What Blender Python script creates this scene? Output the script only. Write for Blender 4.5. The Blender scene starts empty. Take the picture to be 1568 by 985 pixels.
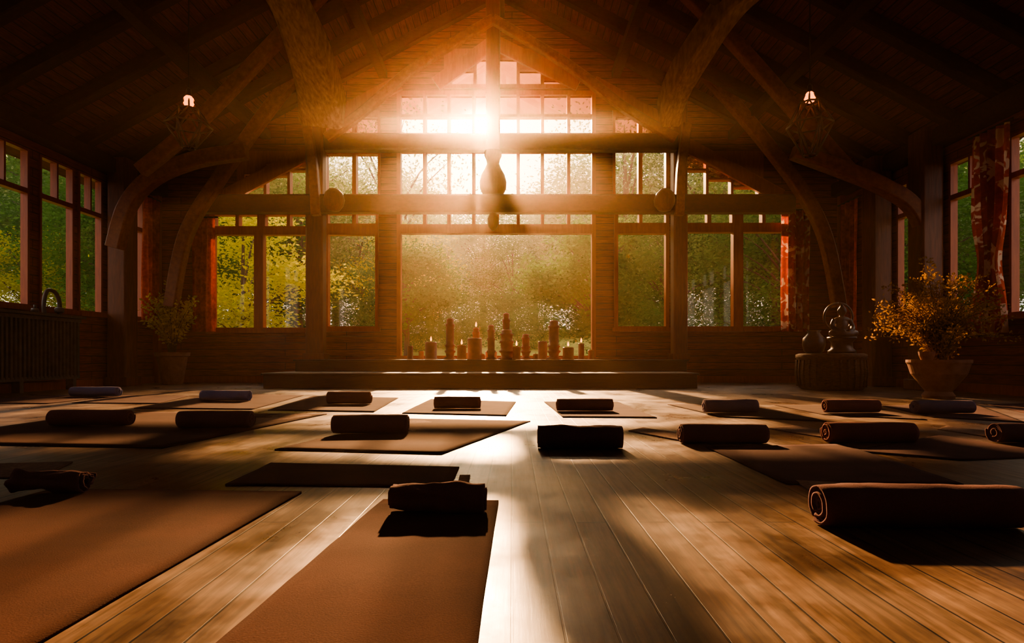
import bpy, bmesh, math, random
import numpy as np
from mathutils import Vector, Matrix, noise as mnoise
random.seed(7); rng=np.random.default_rng(7)
scene=bpy.context.scene
F=900.0; CX=784.0; HZ=548.0; H=0.60      # survey constants: focal (in 1568-wide units), horizon, eye height
def sv(u,v,d): return ((u-CX)*d/F, d, H+(HZ-v)*d/F)
def sx(u,d): return (u-CX)*d/F
def sz(v,d): return H+(HZ-v)*d/F
def gd(u,v):
    d=F*H/(v-HZ); return ((u-CX)*d/F, d)
D=14.2; XL=-8.58; XR=7.98; YB=-5.0
XC=(XL+XR)/2; EAVE=4.9; SL=0.53; RIDGE=EAVE+SL*(XR-XC)
def roofz(x): return RIDGE-SL*abs(x-XC)

# ------------------------------------------------------------- materials
def newmat(name):
    m=bpy.data.materials.new(name); m.use_nodes=True
    nt=m.node_tree; nt.nodes.clear()
    out=nt.nodes.new('ShaderNodeOutputMaterial')
    return m,nt,out
def ramp(nt,c1,c2,p1=0.3,p2=0.7):
    r=nt.nodes.new('ShaderNodeValToRGB')
    r.color_ramp.elements[0].position=p1; r.color_ramp.elements[0].color=(*c1,1)
    r.color_ramp.elements[1].position=p2; r.color_ramp.elements[1].color=(*c2,1)
    return r
def grain(name,c1,c2,stretch=(8,8,1),rough=0.55,scale=3.0,bump=0.15,spec=0.4,coat=0):
    m,nt,out=newmat(name); N=nt.nodes.new; L=nt.links.new
    b=N('ShaderNodeBsdfPrincipled'); tc=N('ShaderNodeTexCoord'); mp=N('ShaderNodeMapping')
    mp.inputs['Scale'].default_value=stretch
    ns=N('ShaderNodeTexNoise'); ns.inputs['Scale'].default_value=scale; ns.inputs['Detail'].default_value=6; ns.inputs['Roughness'].default_value=0.6
    r=ramp(nt,c1,c2)
    L(tc.outputs['Object'],mp.inputs[0]); L(mp.outputs[0],ns.inputs['Vector']); L(ns.outputs[0],r.inputs[0])
    L(r.outputs[0],b.inputs['Base Color'])
    b.inputs['Roughness'].default_value=rough; b.inputs['Specular IOR Level'].default_value=spec
    if coat: b.inputs['Coat Weight'].default_value=coat
    if bump:
        bp=N('ShaderNodeBump'); bp.inputs['Strength'].default_value=bump; bp.inputs['Distance'].default_value=0.02
        L(ns.outputs[0],bp.inputs['Height']); L(bp.outputs[0],b.inputs['Normal'])
    L(b.outputs[0],out.inputs[0]); return m
def planks(name,along,across,width,length,c1,c2,cm,rough=0.5,mortar=0.004,gl=(10,1),worn=None,bump=0.4,spec=0.5,rvar=0.15,con=(.4,1.3)):
    m,nt,out=newmat(name); N=nt.nodes.new; L=nt.links.new
    b=N('ShaderNodeBsdfPrincipled'); tc=N('ShaderNodeTexCoord'); sp=N('ShaderNodeSeparateXYZ'); cb=N('ShaderNodeCombineXYZ')
    L(tc.outputs['Object'],sp.inputs[0]); L(sp.outputs[along],cb.inputs[0]); L(sp.outputs[across],cb.inputs[1])
    br=N('ShaderNodeTexBrick'); br.offset=0.37; br.offset_frequency=2
    br.inputs['Scale'].default_value=1; br.inputs['Brick Width'].default_value=length; br.inputs['Row Height'].default_value=width
    br.inputs['Mortar Size'].default_value=mortar; br.inputs['Mortar Smooth'].default_value=0.3; br.inputs['Bias'].default_value=0
    br.inputs['Color1'].default_value=(*c1,1); br.inputs['Color2'].default_value=(*c2,1); br.inputs['Mortar'].default_value=(*cm,1)
    L(cb.outputs[0],br.inputs['Vector'])
    mp=N('ShaderNodeMapping'); mp.inputs['Scale'].default_value=(gl[1],gl[0],1); L(cb.outputs[0],mp.inputs[0])
    ns=N('ShaderNodeTexNoise'); ns.inputs['Scale'].default_value=3; ns.inputs['Detail'].default_value=8; ns.inputs['Roughness'].default_value=0.65
    L(mp.outputs[0],ns.inputs['Vector'])
    r=ramp(nt,(con[0],)*3,(con[1],)*3,0.3,0.7); L(ns.outputs[0],r.inputs[0])
    mx=N('ShaderNodeMix'); mx.data_type='RGBA'; mx.blend_type='MULTIPLY'; mx.inputs[0].default_value=1
    L(br.outputs['Color'],mx.inputs[6]); L(r.outputs[0],mx.inputs[7])
    col=mx.outputs[2]
    n2=N('ShaderNodeTexNoise'); n2.inputs['Scale'].default_value=1.6; n2.inputs['Detail'].default_value=8; n2.inputs['Roughness'].default_value=.68; L(cb.outputs[0],n2.inputs['Vector'])
    if worn:
        r2=ramp(nt,(0,0,0),(1,1,1),0.42,0.62); L(n2.outputs[0],r2.inputs[0])
        mw=N('ShaderNodeMix'); mw.data_type='RGBA'; L(r2.outputs[0],mw.inputs[0]); L(col,mw.inputs[6])
        m3=N('ShaderNodeMix'); m3.data_type='RGBA'; m3.blend_type='MULTIPLY'; m3.inputs[0].default_value=1
        m4=N('ShaderNodeMix'); m4.data_type='RGBA'; m4.blend_type='MIX'; m4.inputs[6].default_value=(*worn,1); m4.inputs[7].default_value=(*cm,1); L(br.outputs['Fac'],m4.inputs[0])
        L(m4.outputs[2],m3.inputs[6]); L(r.outputs[0],m3.inputs[7]); L(m3.outputs[2],mw.inputs[7]); col=mw.outputs[2]
    L(col,b.inputs['Base Color'])
    mr=N('ShaderNodeMapRange'); mr.inputs['To Min'].default_value=rough-rvar; mr.inputs['To Max'].default_value=rough+rvar
    mr.inputs['From Min'].default_value=0.35; mr.inputs['From Max'].default_value=0.65
    L(n2.outputs[0],mr.inputs[0]); L(mr.outputs[0],b.inputs['Roughness'])
    b.inputs['Specular IOR Level'].default_value=spec
    sub=N('ShaderNodeMath'); sub.operation='MULTIPLY_ADD'; sub.inputs[1].default_value=-1.0
    L(br.outputs['Fac'],sub.inputs[0]); 
    sc=N('ShaderNodeMath'); sc.operation='MULTIPLY'; sc.inputs[1].default_value=0.25; L(ns.outputs[0],sc.inputs[0]); L(sc.outputs[0],sub.inputs[2])
    bp=N('ShaderNodeBump'); bp.inputs['Strength'].default_value=bump; bp.inputs['Distance'].default_value=0.01
    L(sub.outputs[0],bp.inputs['Height']); L(bp.outputs[0],b.inputs['Normal'])
    L(b.outputs[0],out.inputs[0]); return m
def fabric(name,c,scale=220,rough=0.95,var=0.25,bump=0.4,sheen=0.0,trans=0,pattern=None,spec=.08):
    m,nt,out=newmat(name); N=nt.nodes.new; L=nt.links.new
    b=N('ShaderNodeBsdfPrincipled'); tc=N('ShaderNodeTexCoord')
    ns=N('ShaderNodeTexNoise'); ns.inputs['Scale'].default_value=scale; ns.inputs['Detail'].default_value=3
    n2=N('ShaderNodeTexNoise'); n2.inputs['Scale'].default_value=4; n2.inputs['Detail'].default_value=4
    L(tc.outputs['Object'],ns.inputs['Vector']); L(tc.outputs['Object'],n2.inputs['Vector'])
    r=ramp(nt,tuple(x*(1-var) for x in c),tuple(x*(1+var) for x in c)); 
    ad=N('ShaderNodeMath'); ad.operation='MULTIPLY_ADD'; ad.inputs[1].default_value=0.5; L(ns.outputs[0],ad.inputs[0])
    a2=N('ShaderNodeMath'); a2.operation='MULTIPLY'; a2.inputs[1].default_value=0.5; L(n2.outputs[0],a2.inputs[0]); L(a2.outputs[0],ad.inputs[2])
    L(ad.outputs[0],r.inputs[0]); col=r.outputs[0]
    if pattern:
        n3=N('ShaderNodeTexNoise'); n3.inputs['Scale'].default_value=3.6; n3.inputs['Detail'].default_value=2; n3.inputs['Distortion'].default_value=1.6
        L(tc.outputs['Object'],n3.inputs['Vector']); r3=ramp(nt,(0,0,0),(1,1,1),.55,.60); L(n3.outputs[0],r3.inputs[0])
        mm=N('ShaderNodeMix'); mm.data_type='RGBA'; L(r3.outputs[0],mm.inputs[0]); L(col,mm.inputs[6]); mm.inputs[7].default_value=(*pattern,1); col=mm.outputs[2]
    L(col,b.inputs['Base Color'])
    b.inputs['Roughness'].default_value=rough; b.inputs['Specular IOR Level'].default_value=spec
    b.inputs['Sheen Weight'].default_value=sheen
    bp=N('ShaderNodeBump'); bp.inputs['Strength'].default_value=bump; bp.inputs['Distance'].default_value=0.003
    L(ns.outputs[0],bp.inputs['Height']); L(bp.outputs[0],b.inputs['Normal'])
    if trans:
        t=N('ShaderNodeBsdfTranslucent'); L(col,t.inputs[0]); mx=N('ShaderNodeMixShader'); mx.inputs[0].default_value=trans
        L(b.outputs[0],mx.inputs[1]); L(t.outputs[0],mx.inputs[2]); L(mx.outputs[0],out.inputs[0])
    else: L(b.outputs[0],out.inputs[0])
    return m
def emis(name,c,s):
    m,nt,out=newmat(name); e=nt.nodes.new('ShaderNodeEmission'); e.inputs[0].default_value=(*c,1); e.inputs[1].default_value=s
    nt.links.new(e.outputs[0],out.inputs[0]); return m
def glassmat(name,tint,g=0.06):
    m,nt,out=newmat(name); N=nt.nodes.new; L=nt.links.new
    t=N('ShaderNodeBsdfTransparent'); t.inputs[0].default_value=(*tint,1)
    gl=N('ShaderNodeBsdfGlossy'); gl.inputs['Roughness'].default_value=0.03; gl.inputs[0].default_value=(1,0.95,0.9,1)
    mx=N('ShaderNodeMixShader'); mx.inputs[0].default_value=g
    L(t.outputs[0],mx.inputs[1]); L(gl.outputs[0],mx.inputs[2]); L(mx.outputs[0],out.inputs[0]); return m
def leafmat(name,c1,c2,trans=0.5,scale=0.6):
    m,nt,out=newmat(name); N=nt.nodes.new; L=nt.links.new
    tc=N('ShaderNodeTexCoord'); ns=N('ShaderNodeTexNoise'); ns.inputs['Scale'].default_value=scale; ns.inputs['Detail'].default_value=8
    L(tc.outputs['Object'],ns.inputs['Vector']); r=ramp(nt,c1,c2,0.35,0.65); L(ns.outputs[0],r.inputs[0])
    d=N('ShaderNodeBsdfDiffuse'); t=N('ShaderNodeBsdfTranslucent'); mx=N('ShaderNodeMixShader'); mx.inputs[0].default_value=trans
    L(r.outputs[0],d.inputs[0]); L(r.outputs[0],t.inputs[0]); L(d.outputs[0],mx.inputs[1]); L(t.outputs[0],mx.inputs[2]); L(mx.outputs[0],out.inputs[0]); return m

M_floor=planks('floor_boards','Y','X',0.115,3.4,(0.060,0.036,0.025),(0.12,0.072,0.048),(0.003,0.002,0.002),rough=0.38,mortar=0.0036,gl=(11,0.7),worn=(0.20,0.132,0.088),bump=0.2,spec=0.5,rvar=0.12,con=(.2,1.45))
M_wall=planks('wall_siding_x','X','Z',0.16,4.0,(0.22,0.046,0.017),(0.28,0.062,0.023),(0.02,0.006,0.003),rough=0.5,mortar=0.006,gl=(12,1))
M_wally=planks('wall_siding_y','Y','Z',0.16,4.0,(0.26,0.055,0.02),(0.32,0.074,0.027),(0.02,0.006,0.003),rough=0.5,mortar=0.006,gl=(12,1))
M_ceil=planks('ceiling_boards','Y','X',0.15,3.5,(0.13,0.030,0.012),(0.185,0.043,0.017),(0.006,0.003,0.002),rough=0.6,mortar=0.007,gl=(12,1))
M_frame=grain('window_frame_wood',(0.28,0.056,0.018),(0.40,0.09,0.027),(8,8,1),0.42)
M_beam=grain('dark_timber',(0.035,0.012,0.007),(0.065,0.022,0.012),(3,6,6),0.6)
M_post=grain('post_timber',(0.11,0.03,0.013),(0.19,0.052,0.022),(8,8,1),0.5)
M_curved=grain('curved_timber',(0.17,0.042,0.016),(0.31,0.086,0.03),(4,4,4),0.5)
M_pale=grain('weathered_pale_timber',(0.22,0.12,0.08),(0.50,0.33,0.22),(9,3,2),0.7,scale=2.2,bump=0.5)
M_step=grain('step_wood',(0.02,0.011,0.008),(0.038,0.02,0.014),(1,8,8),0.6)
M_glass=glassmat('window_glass',(0.97,0.96,0.93),.03)
M_tint=glassmat('shade_tinted_glass',(0.17,0.055,0.026))  # brown shade of the upper panes is put into the glass tint
M_iron=grain('cast_iron_paint',(0.09,0.07,0.06),(0.15,0.115,0.095),(3,3,3),0.4)
M_wire=grain('blackened_wire',(0.02,0.012,0.01),(0.04,0.025,0.02),(3,3,3),0.5)
M_brass=grain('aged_brass_wire',(0.07,0.035,0.02),(0.13,0.06,0.03),(3,3,3),0.35,spec=.6)
M_clay=grain('terracotta',(0.24,0.10,0.06),(0.36,0.17,0.11),(3,3,3),0.75)
M_basket=grain('carved_wood_drum',(0.09,0.037,0.02),(0.18,0.075,0.04),(5,5,16),0.7,bump=0.6)
M_jar=grain('dark_glazed_jar',(0.07,0.033,0.025),(0.12,0.06,0.045),(4,4,4),0.35)
M_mat_f=fabric('mat_terracotta',(0.048,0.018,0.0155),var=.4)
M_mat_p=fabric('mat_plum',(0.055,0.027,0.033),var=.4)
M_mat_g=fabric('mat_brown',(0.055,0.029,0.025),var=.4)
M_knit=fabric('knitted_cotton',(0.16,0.10,0.08),scale=60,var=0.5,bump=1.0)
M_roll=fabric('roll_dark_plum',(0.12,0.062,0.07))
M_roll2=fabric('roll_maroon',(0.16,0.062,0.062))
M_roll3=fabric('roll_slate_blue',(0.17,0.18,0.34))
M_roll4=fabric('roll_mauve_grey',(0.15,0.11,0.15))
M_curt=fabric('curtain_red',(0.50,0.09,0.055),scale=14,bump=0.1,var=.5,trans=.4)
M_curtp=fabric('curtain_red_printed',(0.50,0.09,0.055),scale=14,bump=0.1,var=.4,trans=.4,pattern=(.85,.60,.48))
M_wax=grain('candle_wax_brown',(0.13,0.04,0.025),(0.20,0.065,0.038),(3,3,3),0.5,bump=0.05)
M_wax2=grain('candle_wax_amber',(0.36,0.10,0.03),(0.48,0.15,0.045),(3,3,3),0.5,bump=0.05)
M_flame=emis('flame',(1,0.30,0.05),5)
M_bulb=emis('bulb_filament_glow',(1,0.20,0.025),3.5)
M_leafy=leafmat('plant_yellow_leaves',(0.40,0.28,0.03),(0.68,0.50,0.07),0.5,5)
M_leafo=leafmat('plant_amber_leaves',(0.22,0.12,0.025),(0.46,0.25,0.05),0.45,5)
M_stem=grain('plant_stem',(0.08,0.05,0.02),(0.14,0.09,0.03),(3,3,3),0.7)

# ------------------------------------------------------------- mesh builder
class MB:
    def __init__(s): s.v=[];s.f=[];s.m=[]
    def add(s,vs,fs,mi=0):
        o=len(s.v); s.v+= [tuple(p) for p in vs]; s.f+=[tuple(i+o for i in f) for f in fs]; s.m+=[mi]*len(fs)
    def box(s,x0,x1,y0,y1,z0,z1,mi=0):
        vs=[(x0,y0,z0),(x1,y0,z0),(x1,y1,z0),(x0,y1,z0),(x0,y0,z1),(x1,y0,z1),(x1,y1,z1),(x0,y1,z1)]
        s.add(vs,[(0,3,2,1),(4,5,6,7),(0,1,5,4),(1,2,6,5),(2,3,7,6),(3,0,4,7)],mi)
    def lathe(s,prof,cx,cy,z0=0,seg=24,mi=0,wob=0):
        vs=[];fs=[]
        for (r,z) in prof:
            for k in range(seg):
                a=2*math.pi*k/seg; rr=r*(1+wob*math.sin(3*a+z*9)); vs.append((cx+rr*math.cos(a),cy+rr*math.sin(a),z0+z))
        n=len(prof)
        for i in range(n-1):
            for k in range(seg):
                k2=(k+1)%seg; fs.append((i*seg+k,i*seg+k2,(i+1)*seg+k2,(i+1)*seg+k))
        fs.append(tuple(range(seg-1,-1,-1))); fs.append(tuple((n-1)*seg+k for k in range(seg)))
        s.add(vs,fs,mi)
    def ell(s,c,r,mi=0,seg=16):
        n=10; vs=[];fs=[]
        for i in range(n+1):
            ph=-math.pi/2+math.pi*min(max(i/n,.01),.99)
            for k in range(seg):
                a=2*math.pi*k/seg; vs.append((c[0]+r[0]*math.cos(ph)*math.cos(a),c[1]+r[1]*math.cos(ph)*math.sin(a),c[2]+r[2]*math.sin(ph)))
        for i in range(n):
            for k in range(seg):
                k2=(k+1)%seg; fs.append((i*seg+k,i*seg+k2,(i+1)*seg+k2,(i+1)*seg+k))
        fs.append(tuple(range(seg-1,-1,-1))); fs.append(tuple(n*seg+k for k in range(seg)))
        s.add(vs,fs,mi)
    def sweep(s,pts,w,t,mi=0,ref=(0,1,0),smooth=0,wf=None):
        """rectangular timber along pts: w = in-plane width, t = thickness along ref"""
        P=[Vector(p) for p in pts]
        if smooth: P=catmull(P,smooth)
        ref=Vector(ref).normalized(); vs=[];n=len(P)
        for i,p in enumerate(P):
            tn=(P[min(i+1,n-1)]-P[max(i-1,0)]).normalized()
            side=tn.cross(ref).normalized(); th=side.cross(tn).normalized()
            k=wf(i/(n-1)) if wf else 1
            a=side*w*0.5*k; b=th*t*0.5*k
            c=0.82
            for q in (-a*c-b,a*c-b,a-b*c,a+b*c,a*c+b,-a*c+b,-a+b*c,-a-b*c): vs.append(p+q)
        fs=[]
        for i in range(n-1):
            for k in range(8):
                k2=(k+1)%8; fs.append((i*8+k,i*8+k2,(i+1)*8+k2,(i+1)*8+k))
        fs.append(tuple(range(7,-1,-1))); fs.append(tuple((n-1)*8+k for k in range(8)))
        s.add(vs,fs,mi)
    def tube(s,pts,r,mi=0,seg=8,smooth=0,rf=None,closed=False):
        P=[Vector(p) for p in pts]
        if smooth: P=catmull(P,smooth)
        n=len(P); vs=[]; up=None
        for i,p in enumerate(P):
            tn=(P[min(i+1,n-1)]-P[max(i-1,0)])
            if tn.length<1e-9: tn=Vector((0,0,1))
            tn.normalize()
            if up is None: up=tn.orthogonal().normalized()
            up=(up-tn*up.dot(tn)); 
            if up.length<1e-6: up=tn.orthogonal()
            up.normalize(); sd=tn.cross(up)
            rr=r*(rf(i/(n-1)) if rf else 1)
            for k in range(seg):
                a=2*math.pi*k/seg; vs.append(p+up*math.cos(a)*rr+sd*math.sin(a)*rr)
        fs=[]
        for i in range(n-1):
            for k in range(seg):
                k2=(k+1)%seg; fs.append((i*seg+k,i*seg+k2,(i+1)*seg+k2,(i+1)*seg+k))
        fs.append(tuple(range(seg-1,-1,-1))); fs.append(tuple((n-1)*seg+k for k in range(seg)))
        s.add(vs,fs,mi)
    def build(s,name,mats,smooth=False,bevel=0,parent=None,loc=None,rotz=0,angle=None):
        me=bpy.data.meshes.new(name); me.from_pydata(s.v,[],s.f); me.update()
        for m in mats: me.materials.append(m)
        me.polygons.foreach_set('material_index',s.m)
        if smooth: me.polygons.foreach_set('use_smooth',[True]*len(me.polygons))
        bm=bmesh.new(); bm.from_mesh(me); bmesh.ops.recalc_face_normals(bm,faces=bm.faces); bm.to_mesh(me); bm.free()
        ob=bpy.data.objects.new(name,me); scene.collection.objects.link(ob)
        if bevel:
            b=ob.modifiers.new('bevel','BEVEL'); b.width=bevel; b.segments=2; b.limit_method='ANGLE'
        if loc is not None: ob.location=loc
        ob.rotation_euler[2]=rotz
        if parent: ob.parent=parent
        if smooth:
            try:
                bpy.context.view_layer.objects.active=ob; ob.select_set(True)
                bpy.ops.object.shade_auto_smooth(angle=math.radians(angle or 40)); ob.select_set(False)
            except Exception: pass
        return ob
def catmull(P,k):
    out=[];n=len(P)
    for i in range(n-1):
        p0=P[max(i-1,0)];p1=P[i];p2=P[i+1];p3=P[min(i+2,n-1)]
        for j in range(k):
            t=j/k; out.append(0.5*((2*p1)+(p2-p0)*t+(2*p0-5*p1+4*p2-p3)*t*t+(3*p1-p0-3*p2+p3)*t**3))
    out.append(P[-1].copy()); return out
def grid_panel(mb,a0,a1,b0,b1,holes,c0,c1,mp,mi=0,extraA=(),extraB=()):
    A=sorted(set([a0,a1]+[max(a0,min(a1,x)) for h in holes for x in (h[0],h[1])]+list(extraA)))
    B=sorted(set([b0,b1]+[max(b0,min(b1,x)) for h in holes for x in (h[2],h[3])]+list(extraB)))
    def solid(i,j):
        if i<0 or j<0 or i>=len(A)-1 or j>=len(B)-1: return False
        ca=(A[i]+A[i+1])/2; cb=(B[j]+B[j+1])/2
        return not any(h[0]<ca<h[1] and h[2]<cb<h[3] for h in holes)
    for i in range(len(A)-1):
        for j in range(len(B)-1):
            if not solid(i,j): continue
            q=lambda a,b,c: mp(a,b,c)
            x0,x1,z0,z1=A[i],A[i+1],B[j],B[j+1]
            mb.add([q(x0,z0,c0),q(x1,z0,c0),q(x1,z1,c0),q(x0,z1,c0)],[(0,1,2,3)],mi)
            mb.add([q(x0,z0,c1),q(x1,z0,c1),q(x1,z1,c1),q(x0,z1,c1)],[(3,2,1,0)],mi)
            for di,dj,e in ((-1,0,((x0,z0),(x0,z1))),(1,0,((x1,z0),(x1,z1))),(0,-1,((x0,z0),(x1,z0))),(0,1,((x0,z1),(x1,z1)))):
                if not solid(i+di,j+dj):
                    (p,r)=e; mb.add([q(*p,c0),q(*r,c0),q(*r,c1),q(*p,c1)],[(0,1,2,3)],mi)
mpx=lambda a,b,c:(a,c,b)     # XZ plane wall, thickness Y
mpy=lambda a,b,c:(c,a,b)     # YZ plane wall, thickness X
def empty(name):
    e=bpy.data.objects.new(name,None); scene.collection.objects.link(e); return e

# ------------------------------------------------------------- room shell
mb=MB(); mb.box(XL-0.2,XR+0.2,YB,D+0.3,-0.15,0.0); mb.build('floor',[M_floor])
def R(u0,u1,v0,v1,d=D): return (sx(u0,d),sx(u1,d),sz(v1,d),sz(v0,d))
cols8=[(614,648),(653,685),(690,723),(728,752),(764,791),(796,828),(833,868),(873,906)]
WIN=[ # bounds, clear panes, tinted panes
 ((322,472,326,506),[(328,390,360,502),(404,470,360,502),(330,362,330,347),(367,395,330,347),(407,440,330,347),(445,471,330,347)],[]),
 ((498,580,324,504),[(503,575,360,500),(503,540,328,343),(546,576,328,343)],[]),
 ((608,912,318,549),[(614,906,358,545)]+[(a,b,322,344) for a,b in cols8],[]),
 ((940,1024,324,504),[(946,1019,358,500),(946,978,326,342),(983,1019,326,342)],[]),
 ((1046,1206,322,504),[(1052,1122,356,500),(1137,1200,356,500),(1052,1082,326,342),(1088,1120,326,342),(1137,1166,326,342),(1171,1200,326,342)],[]),
 ((364,474,232,304),[(370,405,285,301),(409,441,270,301),(445,471,262,301)],[(375,405,268,283),(409,441,252,267),(445,471,236,259)]),
 ((496,583,170,303),[(501,540,237,299),(546,579,237,299)],[(503,540,192,205),(546,579,180,205)]),
 ((608,912,140,302),[(a,b,233,298) for a,b in cols8]+[(a,b,180,206) for a,b in cols8],[(a,b,146,176) for a,b in cols8]),
 ((938,1024,170,303),[(942,977,231,298),(983,1019,231,298)],[(942,977,180,205),(983,1017,192,205)]),
 ((1046,1168,232,304),[(1050,1080,262,299),(1084,1118,276,299),(1122,1160,288,299)],[(1050,1080,236,259),(1084,1118,254,273),(1122,1150,272,286)]),
 ((680,872,76,136),[],[(692,725,108,130),(730,752,90,130),(764,791,90,130),(796,828,108,130),(833,858,122,130)]),
]
mb=MB()
holes=[R(*w[0]) for w in WIN]
grid_panel(mb,XL-0.2,XR+0.2,0.0,RIDGE+0.3,holes,D,D+0.25,mpx,extraA=(XC,))
wb=mb.build('wall_back',[M_wall])
bm=bmesh.new(); bm.from_mesh(wb.data)
for sgn in (1,-1):
    nrm=Vector((sgn*SL,0,1)).normalized()
    bmesh.ops.bisect_plane(bm,geom=bm.verts[:]+bm.edges[:]+bm.faces[:],plane_co=Vector((XC,0,RIDGE+0.02)),plane_no=nrm,clear_outer=True)
bm.to_mesh(wb.data); bm.free()
for i,(bd,cl,ti) in enumerate(WIN):
    mb=MB(); b=R(*bd)
    hs=[R(*p) for p in cl+ti]
    grid_panel(mb,*b,hs,D-0.05,D+0.14,mpx,0)
    for p in cl:
        r=R(*p); mb.add([(r[0],D+.06,r[2]),(r[1],D+.06,r[2]),(r[1],D+.06,r[3]),(r[0],D+.06,r[3])],[(0,1,2,3)],1)
    for p in ti:
        r=R(*p); mb.add([(r[0],D+.06,r[2]),(r[1],D+.06,r[2]),(r[1],D+.06,r[3]),(r[0],D+.06,r[3])],[(0,1,2,3)],2)
    if i<5: # sill board
        mb.box(b[0]-.05,b[1]+.05,D-.13,D-.045,b[2]-(.0 if i==2 else .07),b[2]+.03,0)
    mb.build('window_%d'%(i+1),[M_frame,M_glass,M_tint])
# rake boards
mb=MB()
for a,c in (((335,318),(497,232)),((1030,222),(1195,312)),((497,198),(612,138)),((908,138),(1030,206)),((668,140),(757,76)),((757,76),(886,140))):
    A=sv(*a,D-.06);C=sv(*c,D-.06); off=0.16
    mb.sweep([(A[0],D-.09,A[2]+off),(C[0],D-.09,C[2]+off)],0.34,0.10)
mb.build('trim_1',[M_frame])

# side walls
def side_wall(name,X,out,wins,sill,head,tbar,n0):
    mb=MB(); hs=[(a,b,sill,head) for a,b in wins]
    grid_panel(mb,YB,D,0,EAVE,hs,X,X+out*0.13,mpy)
    mb.build(name,[M_wally])
    for k,(a,b) in enumerate(wins):
        mb=MB(); w=b-a; mid=(a+b)/2; g=0.045
        panes=[(a+g,b-g,sill+g,tbar-g)]
        panes+=[(a+g,mid-.02,tbar+g,head-g),(mid+.02,b-g,tbar+g,head-g)]
        grid_panel(mb,a,b,sill,head,panes,X-out*0.03,X+out*0.10,mpy,0)
        for p in panes:
            xx=X+out*.04; mb.add([(xx,p[0],p[2]),(xx,p[1],p[2]),(xx,p[1],p[3]),(xx,p[0],p[3])],[(0,1,2,3)],1)
        mb.box(*sorted((X-out*.12,X-out*.02)),a-.05,b+.05,sill-.07,sill+.02,0)
        mb.build('window_%d'%(n0+k),[M_frame,M_glass])
side_wall('wall_left',XL,-1,[(12.9,13.65),(11.6,12.28),(10.65,11.48),(9.4,10.42),(7.2,8.9),(4.6,6.4),(1.8,3.6),(-2,0.6)],1.5,4.3,3.55,12)  # openings nearer than the frame edge are unseen, added for sky fill
side_wall('wall_right',XR,1,[(12.66,13.35),(11.5,12.15),(9.75,10.7),(8.2,9.4),(6.0,7.4),(3.6,5.4),(1.2,3.0),(-2.4,0)],1.28,4.15,3.5,20)  # nearest openings lie out of view, added to let in fill light
mb=MB(); mb.box(XL-.2,XR+.2,YB-.2,YB,0,RIDGE+.2); wf=mb.build('wall_front',[M_wall])
bm=bmesh.new(); bm.from_mesh(wf.data)
for sgn in (1,-1):
    bmesh.ops.bisect_plane(bm,geom=bm.verts[:]+bm.edges[:]+bm.faces[:],plane_co=Vector((XC,0,RIDGE+0.02)),plane_no=Vector((sgn*SL,0,1)).normalized(),clear_outer=True)
bm.to_mesh(wf.data); bm.free()
# ceiling (two pitched slopes)
mb=MB()
for sg,XE in ((-1,XL-0.9),(1,XR+0.9)):
    ze=roofz(XE)
    vs=[(XC,YB-.3,RIDGE),(XE,YB-.3,ze),(XE,D+.9,ze),(XC,D+.9,RIDGE)]
    vs+=[(x,y,z+0.18) for x,y,z in vs]
    mb.add(vs,[(0,1,2,3),(7,6,5,4),(0,4,5,1),(1,5,6,2),(2,6,7,3),(3,7,4,0)])
mb.build('ceiling',[M_ceil])

# ------------------------------------------------------------- timber roof frame (one object, many members)
FR=empty('timber_roof_frame')
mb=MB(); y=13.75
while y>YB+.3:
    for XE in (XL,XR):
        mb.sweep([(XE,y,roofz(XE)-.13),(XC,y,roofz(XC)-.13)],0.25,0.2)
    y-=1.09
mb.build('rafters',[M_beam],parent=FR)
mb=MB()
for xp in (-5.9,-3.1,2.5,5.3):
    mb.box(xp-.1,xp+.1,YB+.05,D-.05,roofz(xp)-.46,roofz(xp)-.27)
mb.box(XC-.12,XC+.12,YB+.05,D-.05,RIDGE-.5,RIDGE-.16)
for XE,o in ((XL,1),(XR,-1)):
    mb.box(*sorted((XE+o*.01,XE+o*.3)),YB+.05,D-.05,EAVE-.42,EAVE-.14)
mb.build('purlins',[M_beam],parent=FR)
def post(name,u0,u1,d,z0,z1,t=.34):
    mb=MB(); x0,x1=sx(u0,d),sx(u1,d); c=(x0+x1)/2; w=x1-x0
    mb.sweep([(c,d,z0),(c,d,z1)],w,t)
    mb.box(x0-.05,x1+.05,d-t/2-.04,d+t/2+.04,z0,z0+.14)
    return mb.build(name,[M_post],bevel=.01,parent=FR)
dp=13.75
post('post_a',471,497,dp,0.561,roofz(-4.6)-.2)
post('post_b',1029,1050,dp,0.561,roofz(3.9)-.2)
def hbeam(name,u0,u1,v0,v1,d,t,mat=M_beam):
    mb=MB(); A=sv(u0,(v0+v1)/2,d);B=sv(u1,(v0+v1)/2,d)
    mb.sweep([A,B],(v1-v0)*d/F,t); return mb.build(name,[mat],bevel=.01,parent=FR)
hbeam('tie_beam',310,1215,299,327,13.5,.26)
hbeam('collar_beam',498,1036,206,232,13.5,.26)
mb=MB(); kx=sx(755,13.5)
mb.sweep([(kx,13.5,sz(232,13.5)),(kx,13.5,RIDGE-.3)],.32,.3)
mb.build('king_post',[M_post],bevel=.01,parent=FR)
mb=MB(); zb=sz(299,13.5)
mb.lathe([(.14,0),(.24,.02),(.30,.14),(.31,.30),(.27,.46),(.19,.60),(.14,.72),(.16,.82),(.2,.9),(.2,1.0)],kx,13.5,zb,28)
mb.lathe([(.03,-.82),(.11,-.72),(.13,-.54),(.08,-.42)],kx,13.5,zb,20)
mb.build('turned_finial',[M_post],smooth=True,parent=FR)
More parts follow.
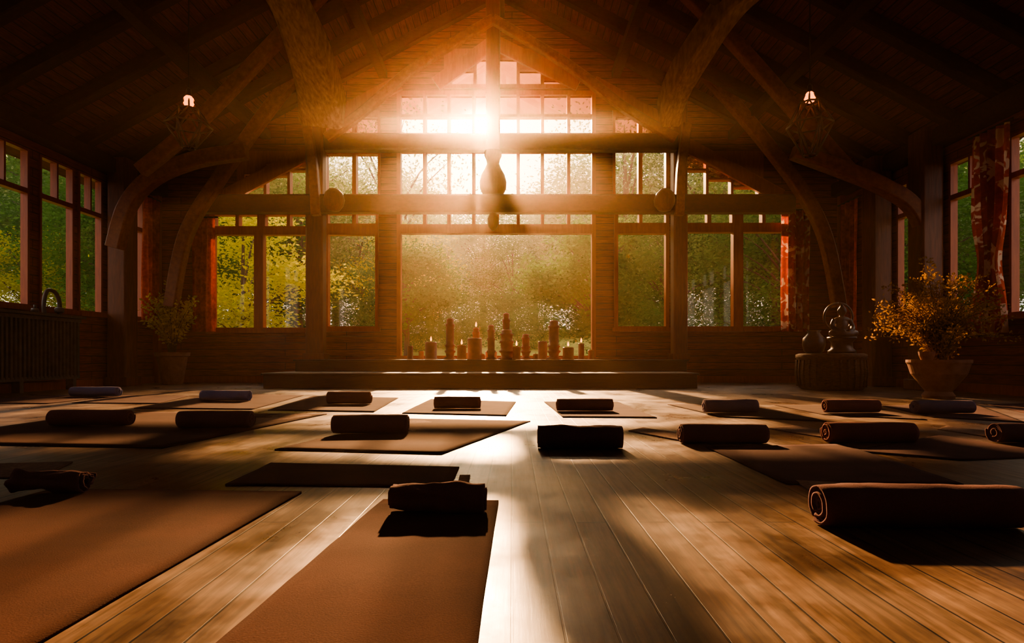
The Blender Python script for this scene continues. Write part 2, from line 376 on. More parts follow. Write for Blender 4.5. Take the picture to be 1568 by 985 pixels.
for u in (511,1018):
    mb=MB(); c=sv(u,306,13.25)
    prof=[(0.02,-.26),(.14,-.24),(.22,-.12),(.24,0),(.2,.14),(.1,.24),(.02,.26)]
    mb.lathe(prof,c[0],c[1],c[2],20,wob=.04); mb.build('carved_boss',[M_post],smooth=True,parent=FR)
mb=MB()
mb.sweep([(-4.18,13.0,sz(168,13.0)),(-4.05,12.3,6.32),(-3.92,11.2,6.6),(-3.98,10.3,6.95),(-4.15,9.4,7.05)],0.98,0.95,ref=(1,0,0),smooth=8,wf=lambda t:1.0-0.6*t)
mb.build('curved_pale_brace_a',[M_pale],bevel=.02,parent=FR)
mb=MB()
mb.sweep([(3.46,13.0,sz(174,13.0)),(3.46,12.3,6.3),(3.62,11.2,6.58),(3.92,10.3,6.92),(4.2,9.4,6.9)],0.8,0.46,ref=(1,0,0),smooth=8,wf=lambda t:1.0-0.3*t)
mb.build('curved_pale_brace_b',[M_pale],bevel=.02,parent=FR)
def timber(name,pts,d,w,t,mat=M_curved,sm=8):
    mb=MB(); mb.sweep([sv(u,v,d) for u,v in pts],w,t,smooth=sm); return mb.build(name,[mat],bevel=.012,parent=FR)
timber('diagonal_a',[(540,-60),(430,55),(300,190),(215,262)],11.0,.24,.22)
timber('diagonal_b',[(1000,-60),(1120,60),(1225,178),(1300,262)],11.0,.24,.22)
timber('curved_brace_a',[(520,40),(425,150),(335,275),(285,360),(262,470)],12.9,.26,.24)
timber('curved_brace_b',[(1010,40),(1115,150),(1215,275),(1262,360),(1285,470)],12.9,.26,.24)
timber('curved_brace_c',[(378,232),(300,245),(235,272),(196,315),(176,380)],12.0,.30,.26)
timber('curved_brace_d',[(1215,232),(1290,260),(1350,285),(1400,320),(1432,395)],10.9,.26,.26)
timber('strut_a',[(470,190),(480,260),(484,330)],13.35,.2,.2)
timber('strut_b',[(1052,190),(1043,260),(1040,330)],13.35,.2,.2)
timber('gable_strut_a',[(755,30),(640,100),(560,168),(500,212)],13.3,.2,.2,sm=4)
timber('gable_strut_b',[(755,30),(870,100),(960,168),(1035,212)],13.3,.2,.2,sm=4)
for (X,dd) in ((XL+.3,12.5),(XR-.28,12.4),(XR-.28,10.95),(XL+.3,7.8)):
    mb=MB(); mb.sweep([(X,dd,0),(X,dd,EAVE-.1)],.42,.42); mb.box(X-.25,X+.25,dd-.25,dd+.25,0.001,.2); mb.build('wall_post',[M_post],bevel=.015,parent=FR)
# baseboards and corner trim
mb=MB(); mb.box(XL,XL+.04,YB,D,0,.16); mb.build('baseboard_left',[M_frame])
mb=MB(); mb.box(XR-.04,XR,YB,D,0,.16); mb.build('baseboard_right',[M_frame])
mb=MB(); mb.box(XL+.04,XR-.04,D-.04,D,0,.16); mb.build('baseboard_back',[M_frame])
mb=MB()
for X in (XL+.06,XR-.06): mb.box(X-.07,X+.07,D-.16,D-.01,0,EAVE)
mb.build('trim_2',[M_frame])

# altar steps
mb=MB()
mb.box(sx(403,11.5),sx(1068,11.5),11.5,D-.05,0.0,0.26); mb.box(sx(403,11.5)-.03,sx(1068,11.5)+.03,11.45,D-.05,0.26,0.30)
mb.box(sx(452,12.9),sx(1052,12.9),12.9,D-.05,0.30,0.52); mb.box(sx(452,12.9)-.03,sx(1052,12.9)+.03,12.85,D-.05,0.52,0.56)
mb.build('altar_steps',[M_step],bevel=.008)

# ------------------------------------------------------------- curtains
def curtain(name,p0,p1,z0,z1,folds,amp,mat=M_curt,tie=None):
    mb=MB(); nx=folds*8; nz=26; vs=[];fs=[]
    d=(Vector(p1)-Vector(p0)); nrm=Vector((-d.y,d.x,0)).normalized()
    for j in range(nz+1):
        t=j/nz; z=z0+(z1-z0)*t
        pin=1.0
        if tie: pin=1-.45*math.exp(-((t-tie)/.16)**2)
        for i in range(nx+1):
            s=i/nx; p=Vector(p0)+d*(.5+(s-.5)*pin)
            o=amp*(math.sin(s*folds*2*math.pi+.4*math.sin(t*5))+.3*math.sin(s*folds*5+t*3))*(0.7+.3*(1-t))
            p=p+nrm*o; vs.append((p.x,p.y,z))
    for j in range(nz):
        for i in range(nx): a=j*(nx+1)+i; fs.append((a,a+1,a+nx+2,a+nx+1))
    mb.add(vs,fs)
    mb.tube([Vector(p0)+Vector((0,0,z1+.02))-d*.1,Vector(p1)+Vector((0,0,z1+.02))+d*.1],.02,1,8)
    ob=mb.build(name,[mat,M_wire],smooth=True,angle=80)
    return ob
dc=D-.22
curtain('red_curtain',(sx(294,dc),dc,0),(sx(330,dc),dc,0),sz(508,dc),sz(334,dc),4,.05)
curtain('red_curtain',(sx(1196,dc),dc,0),(sx(1240,dc),dc,0),sz(508,dc),sz(322,dc),4,.06,mat=M_curtp)
curtain('red_curtain',(XL+.2,13.35,0),(XL+.2,13.95,0),1.45,4.3,4,.05)
curtain('red_curtain',(XR-.2,9.2,0),(XR-.2,9.95,0),1.0,4.3,5,.07,tie=.35,mat=M_curtp)
curtain('red_curtain',(XR-.2,13.25,0),(XR-.2,13.95,0),1.2,4.2,4,.05)

# ------------------------------------------------------------- radiator + pipe
mb=MB(); xr=XL+.22; y0,y1=8.6,11.25; n=30
for i in range(n):
    yy=y0+(y1-y0)*(i+.5)/n
    mb.sweep([(xr,yy,.24),(xr,yy,1.30)],.052,.2,ref=(1,0,0))
mb.box(xr-.1,xr+.12,y0,y1,1.27,1.33); mb.box(xr-.07,xr+.09,y0,y1,.2,.27)
mb.box(xr-.15,xr+.18,y0-.05,y1+.05,1.34,1.385)
for yy in (y0+.15,(y0+y1)/2,y1-.12): mb.box(xr-.06,xr+.08,yy-.04,yy+.04,0,.22)
mb.build('cast_iron_radiator',[M_iron])
mb=MB(); px=XL+.3
mb.tube([(px,10.75,1.39),(px,10.75,1.62),(px,10.65,1.78),(px,10.48,1.8),(px,10.4,1.62),(px,10.4,1.39)],.035,smooth=6)
mb.lathe([(.06,0),(.075,.02),(.075,.08),(.05,.1)],px,10.75,1.42,14); mb.lathe([(.05,0),(.065,.02),(.05,.07)],px,10.2,1.39,14)
mb.tube([(px,10.2,1.44),(px,10.2,1.52)],.02)
mb.build('radiator_valve_pipe',[M_iron],smooth=True)

# ------------------------------------------------------------- yoga mats
def mat_quad(corners,mat,name='yoga_mat',th=.007):
    P=[Vector((x,y,0)) for x,y in corners]; n=20; vs=[];fs=[]
    sd=random.random()*10
    for j in range(n+1):
        for i in range(n+1):
            s=i/n;t=j/n
            p=P[0]*(1-s)*(1-t)+P[1]*s*(1-t)+P[2]*s*t+P[3]*(1-s)*t
            w=.004*mnoise.noise(Vector((p.x*2+sd,p.y*2,0)))
            ed=min(s,1-s,t,1-t)
            k=.003+.005*mnoise.noise(Vector((p.x*1.5,p.y*6,sd)))
            vs.append((p.x+w,p.y+w,th+min(.004,max(0,k))*(1 if ed>0 else .6)))
    for j in range(n):
        for i in range(n): a=j*(n+1)+i; fs.append((a,a+1,a+n+2,a+n+1))
    o=len(vs); rim=[i for i in range(n+1)]+[j*(n+1)+n for j in range(1,n+1)]+[n*(n+1)+i for i in range(n-1,-1,-1)]+[j*(n+1) for j in range(n-1,0,-1)]
    for r in rim: vs.append((vs[r][0],vs[r][1],0.0))
    m=len(rim)
    for k in range(m): k2=(k+1)%m; fs.append((rim[k],o+k,o+k2,rim[k2]))
    fs.append(tuple(o+k for k in range(m)))
    mb=MB(); mb.add(vs,fs); return mb.build(name,[mat],smooth=True,angle=35)
def px_mat(q,mat,name='yoga_mat'): return mat_quad([gd(*p) for p in q],mat,name)
def roll(u0,u1,vb,R_,mat,ang=0,lump=.03,name='rolled_yoga_mat',z=.0,inner=None,turns=5.2):
    xa,ya=gd(u0,vb); xb,_=gd(u1,vb); L_=xb-xa
    seg=30; n=int(turns*seg); th=.011*R_/.08; r0=.014
    sd=random.random()*20; vs=[];fs=[]; nl=22
    tele=[random.uniform(-.008,.008) for _ in range(int(turns)+2)]
    for l in range(nl+1):
        s=l/nl
        for k in range(n+1):
            t=k/n; a=2*math.pi*turns*t-1.0; r=r0+(R_-r0-th*.0)*t
            te=tele[int(t*turns)]*(1 if s>.5 else -1)*(abs(s-.5)*2)**6
            x=(s-.5)*L_+te
            d=1+lump*mnoise.noise(Vector((x*5+sd,math.cos(a)*1.2,math.sin(a)*1.2)))+lump*.5*mnoise.noise(Vector((x*16+sd,math.cos(a)*2.2,math.sin(a)*2.2)))
            rr=r*d*(1-.05*(abs(s-.5)*2)**8)
            for q in (rr,rr-th*.75):
                zz=q*math.sin(a); 
                vs.append((x,q*math.cos(a)*1.04,max(zz,-R_*.97)*.97))
    w=(n+1)*2
    for l in range(nl):
        for k in range(n):
            a=l*w+k*2; b=a+w
            fs.append((a,a+2,b+2,b)); fs.append((a+1,b+1,b+3,a+3))
        a=l*w+n*2; b=a+w; fs.append((a,b,b+1,a+1)); a=l*w; b=a+w; fs.append((a,a+1,b+1,b))
    for l in (0,nl):
        for k in range(n):
            a=l*w+k*2; fs.append((a,a+1,a+3,a+2))
    mb=MB(); mb.add(vs,fs,0)
    zmin=min(v[2] for v in vs)
    cx=(xa+xb)/2
    return mb.build(name,[mat],smooth=True,angle=50,loc=(cx,ya+R_,-zmin+z),rotz=ang)
T=.0115
mat_quad([(-2.14,.5),(-1.02,.5),(-.93,2.6),(-2.08,2.66)],M_mat_f)
mat_quad([(-.66,.45),(-.085,.45),(-.055,2.44),(-.54,2.46)],M_mat_f)
px_mat([(345,744),(690,747),(703,717),(415,711)],M_mat_f)
px_mat([(0,733),(60,733),(112,709),(0,712)],M_knit,'knitted_blanket')
px_mat([(1258,764),(1300,770),(1330,744),(1218,738)],M_knit,'knitted_blanket')
roll(592,744,796,.062,M_roll,ang=-.02,lump=.42,z=T,turns=3.2)
roll(8,118,762,.054,M_roll,ang=.05,lump=.7,z=T,name='rolled_yoga_towel',turns=3.2)
roll(1277,1580,818,.084,M_roll,ang=-.05,lump=.08)
px_mat([(-160,680),(250,687),(500,635),(150,632)],M_mat_f)
px_mat([(420,690),(676,697),(812,646),(622,642)],M_mat_f)
px_mat([(700,748),(718,742),(720,730),(704,730)],M_knit,'knitted_blanket')
px_mat([(1205,742),(1476,744),(1290,682),(1080,686)],M_mat_p)
px_mat([(1300,692),(1470,706),(1640,700),(1440,668)],M_mat_p)
px_mat([(962,661),(1045,677),(1060,668),(985,656)],M_knit,'knitted_blanket')
px_mat([(1175,657),(1265,672),(1290,664),(1215,653)],M_knit,'knitted_blanket')
px_mat([(1435,658),(1545,675),(1570,668),(1450,654)],M_knit,'knitted_blanket')
roll(68,190,656,.078,M_roll2,ang=.0,z=T)
roll(268,378,659,.080,M_roll,ang=.03,z=T)
roll(506,622,668,.082,M_roll,ang=.08,z=T)
roll(825,955,690,.086,M_roll,ang=-.05,lump=.14)
roll(1047,1180,682,.078,M_roll,ang=-.03)
roll(1275,1410,681,.082,M_roll2,ang=-.03)
roll(1538,1668,681,.078,M_roll,ang=-.03)
px_mat([(-60,618),(70,619),(175,608),(60,606)],M_mat_p)
px_mat([(110,618),(240,619),(290,607),(190,606)],M_mat_p)
px_mat([(205,626),(385,628),(465,606),(330,604)],M_mat_p)
px_mat([(410,629),(572,632),(610,610),(480,607)],M_mat_p)
px_mat([(615,634),(775,638),(790,616),(660,612)],M_mat_f)
px_mat([(862,640),(1006,641),(945,616),(833,616)],M_mat_p)
px_mat([(1110,640),(1265,646),(1150,620),(1022,620)],M_mat_g)
px_mat([(1262,636),(1420,644),(1330,622),(1185,621)],M_mat_g)
px_mat([(1430,640),(1570,648),(1500,622),(1350,622)],M_mat_p)
px_mat([(1600,640),(1720,644),(1600,618),(1510,620)],M_mat_p)
px_mat([(385,652),(480,638),(440,634),(372,644)],M_knit,'knitted_blanket')
px_mat([(632,664),(663,648),(640,643),(610,650)],M_knit,'knitted_blanket')
roll(103,177,609,.082,M_roll3,z=T)
roll(303,380,616,.080,M_roll3,z=T,ang=-.1)
roll(498,565,621,.090,M_roll2,z=T,ang=-.05)
roll(663,736,628,.078,M_roll2,z=T)
roll(853,940,632,.076,M_roll2,z=T)
roll(1081,1164,635,.080,M_roll4,z=T)
roll(1269,1351,635,.080,M_roll2,z=T)
roll(1407,1497,636,.078,M_roll4,z=T)

# ------------------------------------------------------------- candles on altar
ZA=.561
cand=[(628,530,9,0,0),(645,538,8,1,0),(660,524,18,0,1),(689,488,13,0,0),(707,529,14,1,1),(718,540,9,1,0),(729,502,11,1,1),(727,518,22,0,0),(752,498,11,0,0),
 (752,538,18,1,1),(775,480,11,0,0),(776,505,19,0,0),(791,531,12,1,1),(805,512,12,0,0),(831,523,14,0,0),(848,491,16,0,0),(870,532,17,1,1),(890,526,9,0,1),(905,536,9,1,0),(738,542,8,1,0),(820,542,8,1,0)]
for k,(u,vt,w,mt,lit) in enumerate(cand):
    d=13.1+.2*((k*7)%4); x=sx(u,d); h=sz(vt,d)-ZA; r=w*d/F/2*1.0
    mb=MB()
    if h>.5: # tall pillar on turned holder with collar rings
        q=.3+.12*(k%3)
        mb.lathe([(r*1.5,0),(r*1.5,.03),(r*.9,.06),(r*1.0,.14),(r*1.3,.17),(r*1.3,.2),(r,.21),(r,h*q),(r*1.18,h*q+.02),(r*1.18,h*q+.05),(r*.92,h*q+.07),(r*.95,h*.8),(r*1.1,h*.82),(r*1.08,h*.86),(r*.8,h*.88),(r*.85,h-.03),(r*.7,h),(r*.4,h-.01)],x,d,ZA,20,0,wob=.02)
    else:
        mb.lathe([(r*1.1,0),(r*1.1,.02),(r,.03),(r,h-.02),(r*.9,h),(r*.55,h-.015)],x,d,ZA,20,0,wob=.02)
    mb.tube([(x,d,ZA+h-.02),(x+.004,d,ZA+h+.03)],.005,1,6)
    if lit: mb.lathe([(.004,.02),(.018,.04),(.021,.06),(.012,.10),(.003,.13)],x,d,ZA+h,10,2)
    mb.build('pillar_candle',[M_wax2 if mt else M_wax,M_wire,M_flame],smooth=True)

# ------------------------------------------------------------- potted plants
def leafquad(mb,p,dirv,l,w,mi):
    dirv=dirv.normalized(); side=dirv.cross(Vector((random.uniform(-1,1),random.uniform(-1,1),random.uniform(-1,1))))
    if side.length<1e-3: side=dirv.orthogonal()
    side.normalize(); nn=dirv.cross(side)
    a=p; c=p+dirv*l; m=p+dirv*l*.5-nn*l*.08
    mb.add([a,m+side*w,c,m-side*w],[(0,1,2,3)],mi)
def plant(mb,base,height,spread,stems,leaves,l,mi_stem,mi_leaf,droop=.2,bushy=.35,xmin=-1e9,xmax=1e9):
    B=Vector(base)
    for s in range(stems):
        az=random.uniform(0,2*math.pi); rad=spread*math.sqrt(random.random()); hh=height*random.uniform(.55,1.0)*(1-.25*rad/spread)
        tip=B+Vector((math.cos(az)*rad,math.sin(az)*rad,hh)); mid=B+Vector((math.cos(az)*rad*.35,math.sin(az)*rad*.35,hh*.55))
        tip.x=min(max(tip.x,xmin),xmax)
        pts=catmull([B+Vector((math.cos(az)*.05,math.sin(az)*.05,0)),mid,tip+Vector((0,0,-droop*rad*.3))],6)
        mb.tube(pts,.008,mi_stem,5,rf=lambda t:1.2-t)
        for k in range(leaves):
            t=bushy+(1-bushy)*random.random(); i=min(int(t*(len(pts)-1)),len(pts)-2); p=pts[i].lerp(pts[i+1],t*(len(pts)-1)-i)
            dv=Vector((random.gauss(0,1),random.gauss(0,1),random.gauss(.3,.8)))
            q=p+dv.normalized()*random.uniform(0,.09)
            leafquad(mb,q,dv,l*random.uniform(.6,1.3),l*.3,mi_leaf)
x=sx(264,13.2); mb=MB()
mb.lathe([(.19,0),(.21,.02),(.31,.62),(.35,.64),(.36,.72),(.31,.72),(.29,.64),(.02,.62)],x,13.2,0,32,0)
plant(mb,(x,13.2,.62),1.8,.62,38,48,.09,1,2,xmin=XL+.35)
mb.build('potted_plant',[M_clay,M_stem,M_leafy])
x=sx(1437,8.75); mb=MB()
mb.lathe([(.20,0),(.21,.04),(.17,.10),(.24,.20),(.35,.36),(.39,.50),(.41,.53),(.41,.57),(.36,.57),(.34,.5),(.02,.48)],x,8.75,0,36,0)
mb.lathe([(.06,0),(.1,.1),(.11,.16),(.08,.16),(.02,.14)],x-.28,8.6,.53,16,0)
plant(mb,(x,8.75,.48),1.75,1.0,105,95,.05,1,2,droop=1.2,bushy=.15)
mb.build('potted_bush',[M_clay,M_stem,M_leafo])
# carved drum table with jar, pedestal and seated statue with halo
x=sx(1272,11.1); y=11.1; mb=MB()
prof=[(.50,0),(.55,.04),(.58,.2),(.59,.4),(.57,.56),(.60,.6),(.60,.66),(.54,.68)]
mb.lathe(prof,x,y,0,40)
for k in range(28):
    a=2*math.pi*k/28; mb.tube([(x+.575*math.cos(a),y+.575*math.sin(a),.06),(x+.6*math.cos(a),y+.6*math.sin(a),.3),(x+.585*math.cos(a),y+.585*math.sin(a),.56)],.018,0,6)
mb.build('carved_drum_table',[M_basket],smooth=True)
jar=[(.12,0),(.17,.04),(.20,.16),(.19,.28),(.12,.36),(.10,.40),(.13,.43),(.10,.43)]
mb=MB(); mb.lathe(jar,x-.33,y-.02,.681,28); mb.build('stoneware_jar',[M_jar],smooth=True)
S=empty('seated_statue'); px_=x+.2; py_=y-.02; z0=.681
mb=MB(); mb.lathe([(.24,0),(.24,.05),(.19,.09),(.18,.2),(.22,.25),(.25,.27),(.25,.31)],px_,py_,z0,28); mb.build('pedestal',[M_jar],smooth=True,parent=S)
mb=MB(); q=z0+.31
mb.ell((px_,py_-.02,q+.06),(.25,.17,.075)); mb.ell((px_,py_,q+.22),(.115,.085,.17)); mb.ell((px_,py_,q+.33),(.15,.075,.06))
for s_ in (-1,1):
    mb.tube([(px_+s_*.14,py_,q+.33),(px_+s_*.19,py_-.02,q+.2),(px_+s_*.12,py_-.12,q+.12),(px_+s_*.03,py_-.15,q+.1)],.042,0,10,smooth=5)
    mb.tube([(px_+s_*.08,py_,q+.06),(px_+s_*.22,py_-.06,q+.07),(px_+s_*.08,py_-.15,q+.05),(px_-s_*.08,py_-.15,q+.05)],.06,0,10,smooth=5)
    mb.ell((px_+s_*.078,py_-.005,q+.49),(.012,.02,.035))
mb.tube([(px_,py_,q+.34),(px_,py_,q+.43)],.04,0,10); mb.ell((px_,py_-.01,q+.49),(.075,.08,.095)); mb.ell((px_,py_,q+.585),(.035,.035,.035)); mb.ell((px_,py_-.088,q+.48),(.012,.015,.02))
fg=mb.build('figure',[M_jar],parent=S); rm=fg.modifiers.new('r','REMESH'); rm.mode='VOXEL'; rm.voxel_size=.011; rm.use_smooth_shade=True
sm_=fg.modifiers.new('s','SMOOTH'); sm_.iterations=3
mb=MB(); mb.tube([(px_+.27*math.sin(a),py_+.12,q+.38-.27*math.cos(a)) for a in np.linspace(-2*math.pi/2,math.pi,48)],.022,0,10)
mb.box(px_-.05,px_+.05,py_+.1,py_+.14,q,q+.14); mb.build('halo',[M_jar],smooth=True,parent=S)

# ------------------------------------------------------------- pendant lanterns
def lantern(u,vb,d,vtop,vbot,rw):
    x,_,zb=sv(u,vb,d); z1=sz(vtop,d); z0=sz(vbot,d); zm=z0+(z1-z0)*.58; r=rw
    mb=MB(); top=roofz(x)-.02
    mb.tube([(x,d,top),(x,d,zb+.12)],.009,0,6); mb.lathe([(.06,0),(.06,.05),(.02,.08)],x,d,top-.1,12)
    mb.lathe([(.035,0),(.04,.03),(.03,.12),(.012,.14)],x,d,zb+.05,12)
    n=6; ring=[(x+r*math.cos(2*math.pi*(k+.5)/n),d+r*math.sin(2*math.pi*(k+.5)/n),zm) for k in range(n)]
    r2=r*.45; up=[(x+r2*math.cos(2*math.pi*k/n),d+r2*math.sin(2*math.pi*k/n),z1) for k in range(n)]
    lo=[(x+r*.3*math.cos(2*math.pi*k/n),d+r*.3*math.sin(2*math.pi*k/n),z0) for k in range(n)]
    for k in range(n):
        k2=(k+1)%n
        for a,b in ((ring[k],ring[k2]),(up[k],up[k2]),(lo[k],lo[k2]),(ring[k],up[k]),(ring[k],up[k2]),(ring[k],lo[k]),(ring[k],lo[k2]),(up[k],(x,d,zb+.12))):
            mb.tube([a,b],.012,2,6)
    mb.lathe([(.012,-.07),(.055,-.05),(.075,0),(.06,.05),(.03,.085)],x,d,zb,16,1)
    mb.build('caged_pendant_lamp',[M_wire,M_bulb,M_brass],smooth=True)
lantern(289,156,8.0,168,226,.29)
lantern(1240,150,8.0,158,238,.29)

# ------------------------------------------------------------- outdoors
def terr(x,y):
    t=max(0,min(1,(y-16)/45)); return -.35+3.6*t*t*(3-2*t)+.3*math.sin(x*.13)*t
mb=MB(); xs=np.linspace(-90,90,61); ys=np.concatenate([[14.46],np.linspace(16,110,48)]); vs=[];fs=[]
for yy in ys:
    for xx in xs: vs.append((xx,yy,terr(xx,yy)))
nx=len(xs)
for j in range(len(ys)-1):
    for i in range(nx-1): a=j*nx+i; fs.append((a,a+1,a+nx+1,a+nx))
mb.add(vs,fs)
for s in (-1,1):
    X0=XL-.3 if s<0 else XR+.3
    mb.add([(X0,-10,-.35),(s*90,-10,-.35),(s*90,14.46,-.35),(X0,14.46,-.35)],[(0,1,2,3)])
M_grass=grain('lawn',(0.20,0.22,0.04),(0.38,0.36,0.08),(1,1,1),0.9,scale=2,bump=0.3)
mb.build('ground',[M_grass],smooth=True)
M_l1=leafmat('leaves_green',(0.045,0.11,0.025),(0.15,0.26,0.065),.5,.5)
M_l2=leafmat('leaves_golden',(0.34,0.36,0.04),(0.70,0.60,0.07),.55,.5)
M_l3=leafmat('leaves_hazed',(0.18,0.27,0.12),(0.40,0.46,0.22),.5,.3)  # paler greens: distance haze is put into the leaf colour
M_bark=grain('bark',(0.05,0.03,0.02),(0.10,0.07,0.045),(6,6,1),.9)
def tree_mesh(name,nclus,nleaf,ls,mat,trunk=True,flat=1.0,cr=.16):
    mb=MB(); cen=[]
    for _ in range(nclus):
        while True:
            p=rng.uniform(-1,1,3)
            if np.linalg.norm(p)<1: break
        p=p/np.linalg.norm(p)*np.linalg.norm(p)**.5
        cen.append((p[0]*.34,p[1]*.34,.60+p[2]*.38*flat))
    if trunk:
        mb.tube([(0,0,-.05),(.01,0,.25),(0,.01,.5),(0,0,.85)],.02,0,8,smooth=4,rf=lambda t:1.2-t)
        for c in cen[::3]:
            mb.tube([(0,0,.2+.5*max(0,c[2]-.3)),(c[0]*.5,c[1]*.5,c[2]*.85),c],.006,0,5,smooth=3,rf=lambda t:1.2-t)
    cen=np.array(cen); idx=rng.integers(0,nclus,nleaf); r=rng.normal(0,1,(nleaf,3)); r*=np.array([cr,cr,cr*.55])*.45
    P=cen[idx]+r
    a=rng.normal(0,1,(nleaf,3)); a[:,2]*=.6; a/=np.linalg.norm(a,axis=1)[:,None]
    b=rng.normal(0,1,(nleaf,3)); b-=a*(a*b).sum(1)[:,None]; b/=np.linalg.norm(b,axis=1)[:,None]
    s=ls*rng.uniform(.6,1.3,(nleaf,1))
    Q=np.stack([P-a*s,P+b*s*.45,P+a*s,P-b*s*.45],1).reshape(-1,3)
    o=len(mb.v); mb.v+= [tuple(q) for q in Q]; mb.f+=[(o+4*i,o+4*i+1,o+4*i+2,o+4*i+3) for i in range(nleaf)]; mb.m+=[1]*nleaf
    me=bpy.data.meshes.new(name); me.from_pydata(mb.v,[],mb.f); me.materials.append(M_bark); me.materials.append(mat)
    me.polygons.foreach_set('material_index',mb.m); me.update(); return me
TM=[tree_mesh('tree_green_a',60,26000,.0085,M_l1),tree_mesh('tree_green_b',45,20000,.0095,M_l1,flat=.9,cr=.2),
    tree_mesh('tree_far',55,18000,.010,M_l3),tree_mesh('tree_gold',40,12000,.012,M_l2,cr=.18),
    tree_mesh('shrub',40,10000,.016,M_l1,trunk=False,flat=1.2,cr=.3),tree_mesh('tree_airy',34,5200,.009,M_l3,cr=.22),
    tree_mesh('tree_layered',64,15000,.015,M_l1,cr=.15,flat=.95)]
def put(k,x,y,h,name,wid=1.0):
    ob=bpy.data.objects.new(name,TM[k]); scene.collection.objects.link(ob)
    ob.location=(x,y,terr(x,y)-.1 if k!=4 else terr(x,y)-.28*h); ob.scale=(h*wid,h*wid,h); ob.rotation_euler[2]=random.uniform(0,6.28)
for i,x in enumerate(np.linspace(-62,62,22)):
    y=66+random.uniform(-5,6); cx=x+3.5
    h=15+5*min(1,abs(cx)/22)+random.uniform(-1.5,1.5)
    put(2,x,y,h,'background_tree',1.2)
for x in np.linspace(-40,40,13):
    y=52+random.uniform(-3,3); h=8.5+8*min(1,(abs(x+3)/16)**1.5)+random.uniform(-.8,.8)
    put(random.choice((0,1,2)),x,y,h,'deciduous_tree',1.2)
for x,y,h,k in ((-13,36,11.5,1),(-20,33,13,0),(-27,38,15,1),(9,34,8.6,0),(15,33,12,0),(20,36,13.5,1),(28,38,15,0),(-7.5,40,8.5,3),
                (-9.6,21,6.6,3),(-17,28,10,0),(12,25,9,1),(18,27,11,0)):
    put(k,x,y,h,'deciduous_tree',1.15)
put(6,3.6,25.5,6.6,'deciduous_tree',1.15); put(6,-5.6,31,6.2,'deciduous_tree',1.2)
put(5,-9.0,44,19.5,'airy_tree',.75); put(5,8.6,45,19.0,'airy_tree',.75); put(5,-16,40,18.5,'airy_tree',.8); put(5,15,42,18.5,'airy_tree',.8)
for x in np.linspace(-34,34,26):
    put(4,x+random.uniform(-1,1),46+random.uniform(-3,3),random.uniform(3.2,4.8),'shrub',1.5)
for x,y,h in ((6,28,3.4),(-6,36,2.6),(9.5,26,3.6),(1.0,36,3.0),(-3,38,3)):
    put(4,x,y,h,'shrub',1.4)
# trees beyond the side walls
for i,(x,y,k,h) in enumerate(((-30,22,2,9),(-36,30,2,11),(-27,33,3,7),(-40,17,2,10),(-33,12,3,8),(-46,24,2,12),(-30,5,2,8),(28,24,2,10),(34,17,0,11),(38,28,2,12),(26,33,2,9),(30,8,2,10))):
    put(k,x,y,h,'deciduous_tree',1.2)

# ------------------------------------------------------------- light
az=math.atan((733-CX)/F); el=math.atan((HZ-198)/F)
sd=Vector((math.sin(az)*math.cos(el),math.cos(az)*math.cos(el),math.sin(el))).normalized()
sl=bpy.data.lights.new('sun','SUN'); sl.energy=20; sl.color=(1,.50,.20); sl.angle=math.radians(1.3)
so=bpy.data.objects.new('sun',sl); so.rotation_euler=sd.to_track_quat('Z','Y').to_euler(); so.location=sd*60; scene.collection.objects.link(so)
w=bpy.data.worlds.new('evening_sky'); scene.world=w; w.use_nodes=True; nt=w.node_tree; nt.nodes.clear(); N=nt.nodes.new; L=nt.links.new
out=N('ShaderNodeOutputWorld'); bg=N('ShaderNodeBackground'); tc=N('ShaderNodeTexCoord')
dt=N('ShaderNodeVectorMath'); dt.operation='DOT_PRODUCT'; nm=N('ShaderNodeVectorMath'); nm.operation='NORMALIZE'
L(tc.outputs['Generated'],nm.inputs[0]); L(nm.outputs[0],dt.inputs[0]); dt.inputs[1].default_value=sd
def powr(e,k):
    mx=N('ShaderNodeMath'); mx.operation='MAXIMUM'; mx.inputs[1].default_value=0; L(dt.outputs['Value'],mx.inputs[0])
    p=N('ShaderNodeMath'); p.operation='POWER'; p.inputs[1].default_value=e; L(mx.outputs[0],p.inputs[0])
    s=N('ShaderNodeMath'); s.operation='MULTIPLY'; s.inputs[1].default_value=k; L(p.outputs[0],s.inputs[0]); return s
def colscale(col,fac):
    v=N('ShaderNodeVectorMath'); v.operation='SCALE'; v.inputs[0].default_value=col; L(fac.outputs[0],v.inputs['Scale']); return v
g1=colscale((1,.66,.34),powr(6,1.9)); g2=colscale((1,.72,.40),powr(90,6)); g3=colscale((1,.85,.6),powr(6000,500))
base=N('ShaderNodeVectorMath'); base.operation='ADD'; base.inputs[0].default_value=(1.18,1.08,1.02)
L(g1.outputs[0],base.inputs[1])
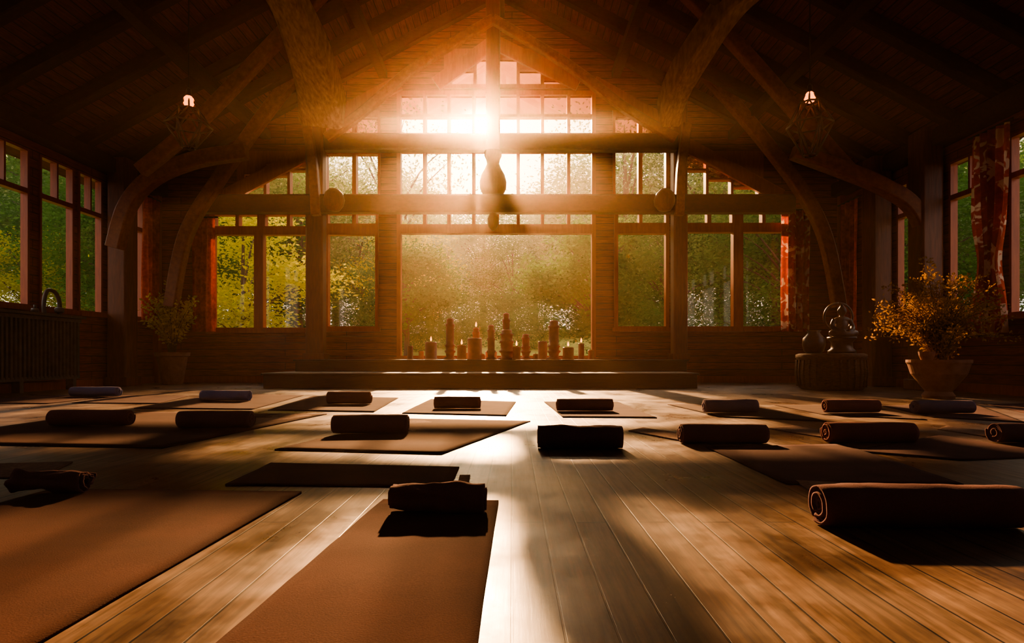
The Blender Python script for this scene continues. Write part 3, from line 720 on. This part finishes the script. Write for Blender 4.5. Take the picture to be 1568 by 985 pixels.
a2=N('ShaderNodeVectorMath'); L(base.outputs[0],a2.inputs[0]); L(g2.outputs[0],a2.inputs[1])
a3=N('ShaderNodeVectorMath'); L(a2.outputs[0],a3.inputs[0]); L(g3.outputs[0],a3.inputs[1])
L(a3.outputs[0],bg.inputs[0]); bg.inputs[1].default_value=1.0; L(bg.outputs[0],out.inputs[0])
# haze added in the hall to spread glare around the sun (homogeneous medium)
m,nt,out=newmat('sun_glow_haze')
def scat(d,g,c):
    v=nt.nodes.new('ShaderNodeVolumeScatter'); v.inputs['Density'].default_value=d; v.inputs['Anisotropy'].default_value=g; v.inputs['Color'].default_value=(*c,1); return v.outputs[0]
def addsh(a,b):
    s=nt.nodes.new('ShaderNodeAddShader'); nt.links.new(a,s.inputs[0]); nt.links.new(b,s.inputs[1]); return s.outputs[0]
nt.links.new(addsh(addsh(scat(.0019,.92,(1,.70,.42)),scat(.0006,.5,(1,.68,.45))),scat(.0010,.97,(1,.78,.5))),out.inputs['Volume'])
mb=MB()
A=[(XL+.02,.02),(XR-.02,.02),(XR-.02,EAVE-.02),(XC,RIDGE-.03),(XL+.02,EAVE-.02)]
vs=[(a,YB+.02,b) for a,b in A]+[(a,D-.06,b) for a,b in A]
mb.add(vs,[(0,1,2,3,4),(9,8,7,6,5)]+[(k,(k+1)%5,(k+1)%5+5,k+5) for k in range(5)])
mb.build('sun_glow_haze',[m])
# light woodland mist outside
m,nt,out=newmat('woodland_mist')
nt.links.new(scat(.0006,.78,(1,.95,.8)),out.inputs['Volume'])
mb=MB(); mb.box(-55,55,15.4,78,-1.2,21); mb.build('woodland_mist',[m])

# ------------------------------------------------------------- camera
cd=bpy.data.cameras.new('camera'); cd.sensor_width=36; cd.lens=36*F/1568; cd.shift_y=(HZ-492.5)/1568; cd.clip_end=600
co=bpy.data.objects.new('camera',cd); co.location=(0,0,H); co.rotation_euler=(math.pi/2,0,0); scene.collection.objects.link(co); scene.camera=co
scene.view_settings.view_transform='AgX'
try: scene.view_settings.look='AgX - Medium High Contrast'
except Exception: pass
scene.view_settings.exposure=0.38
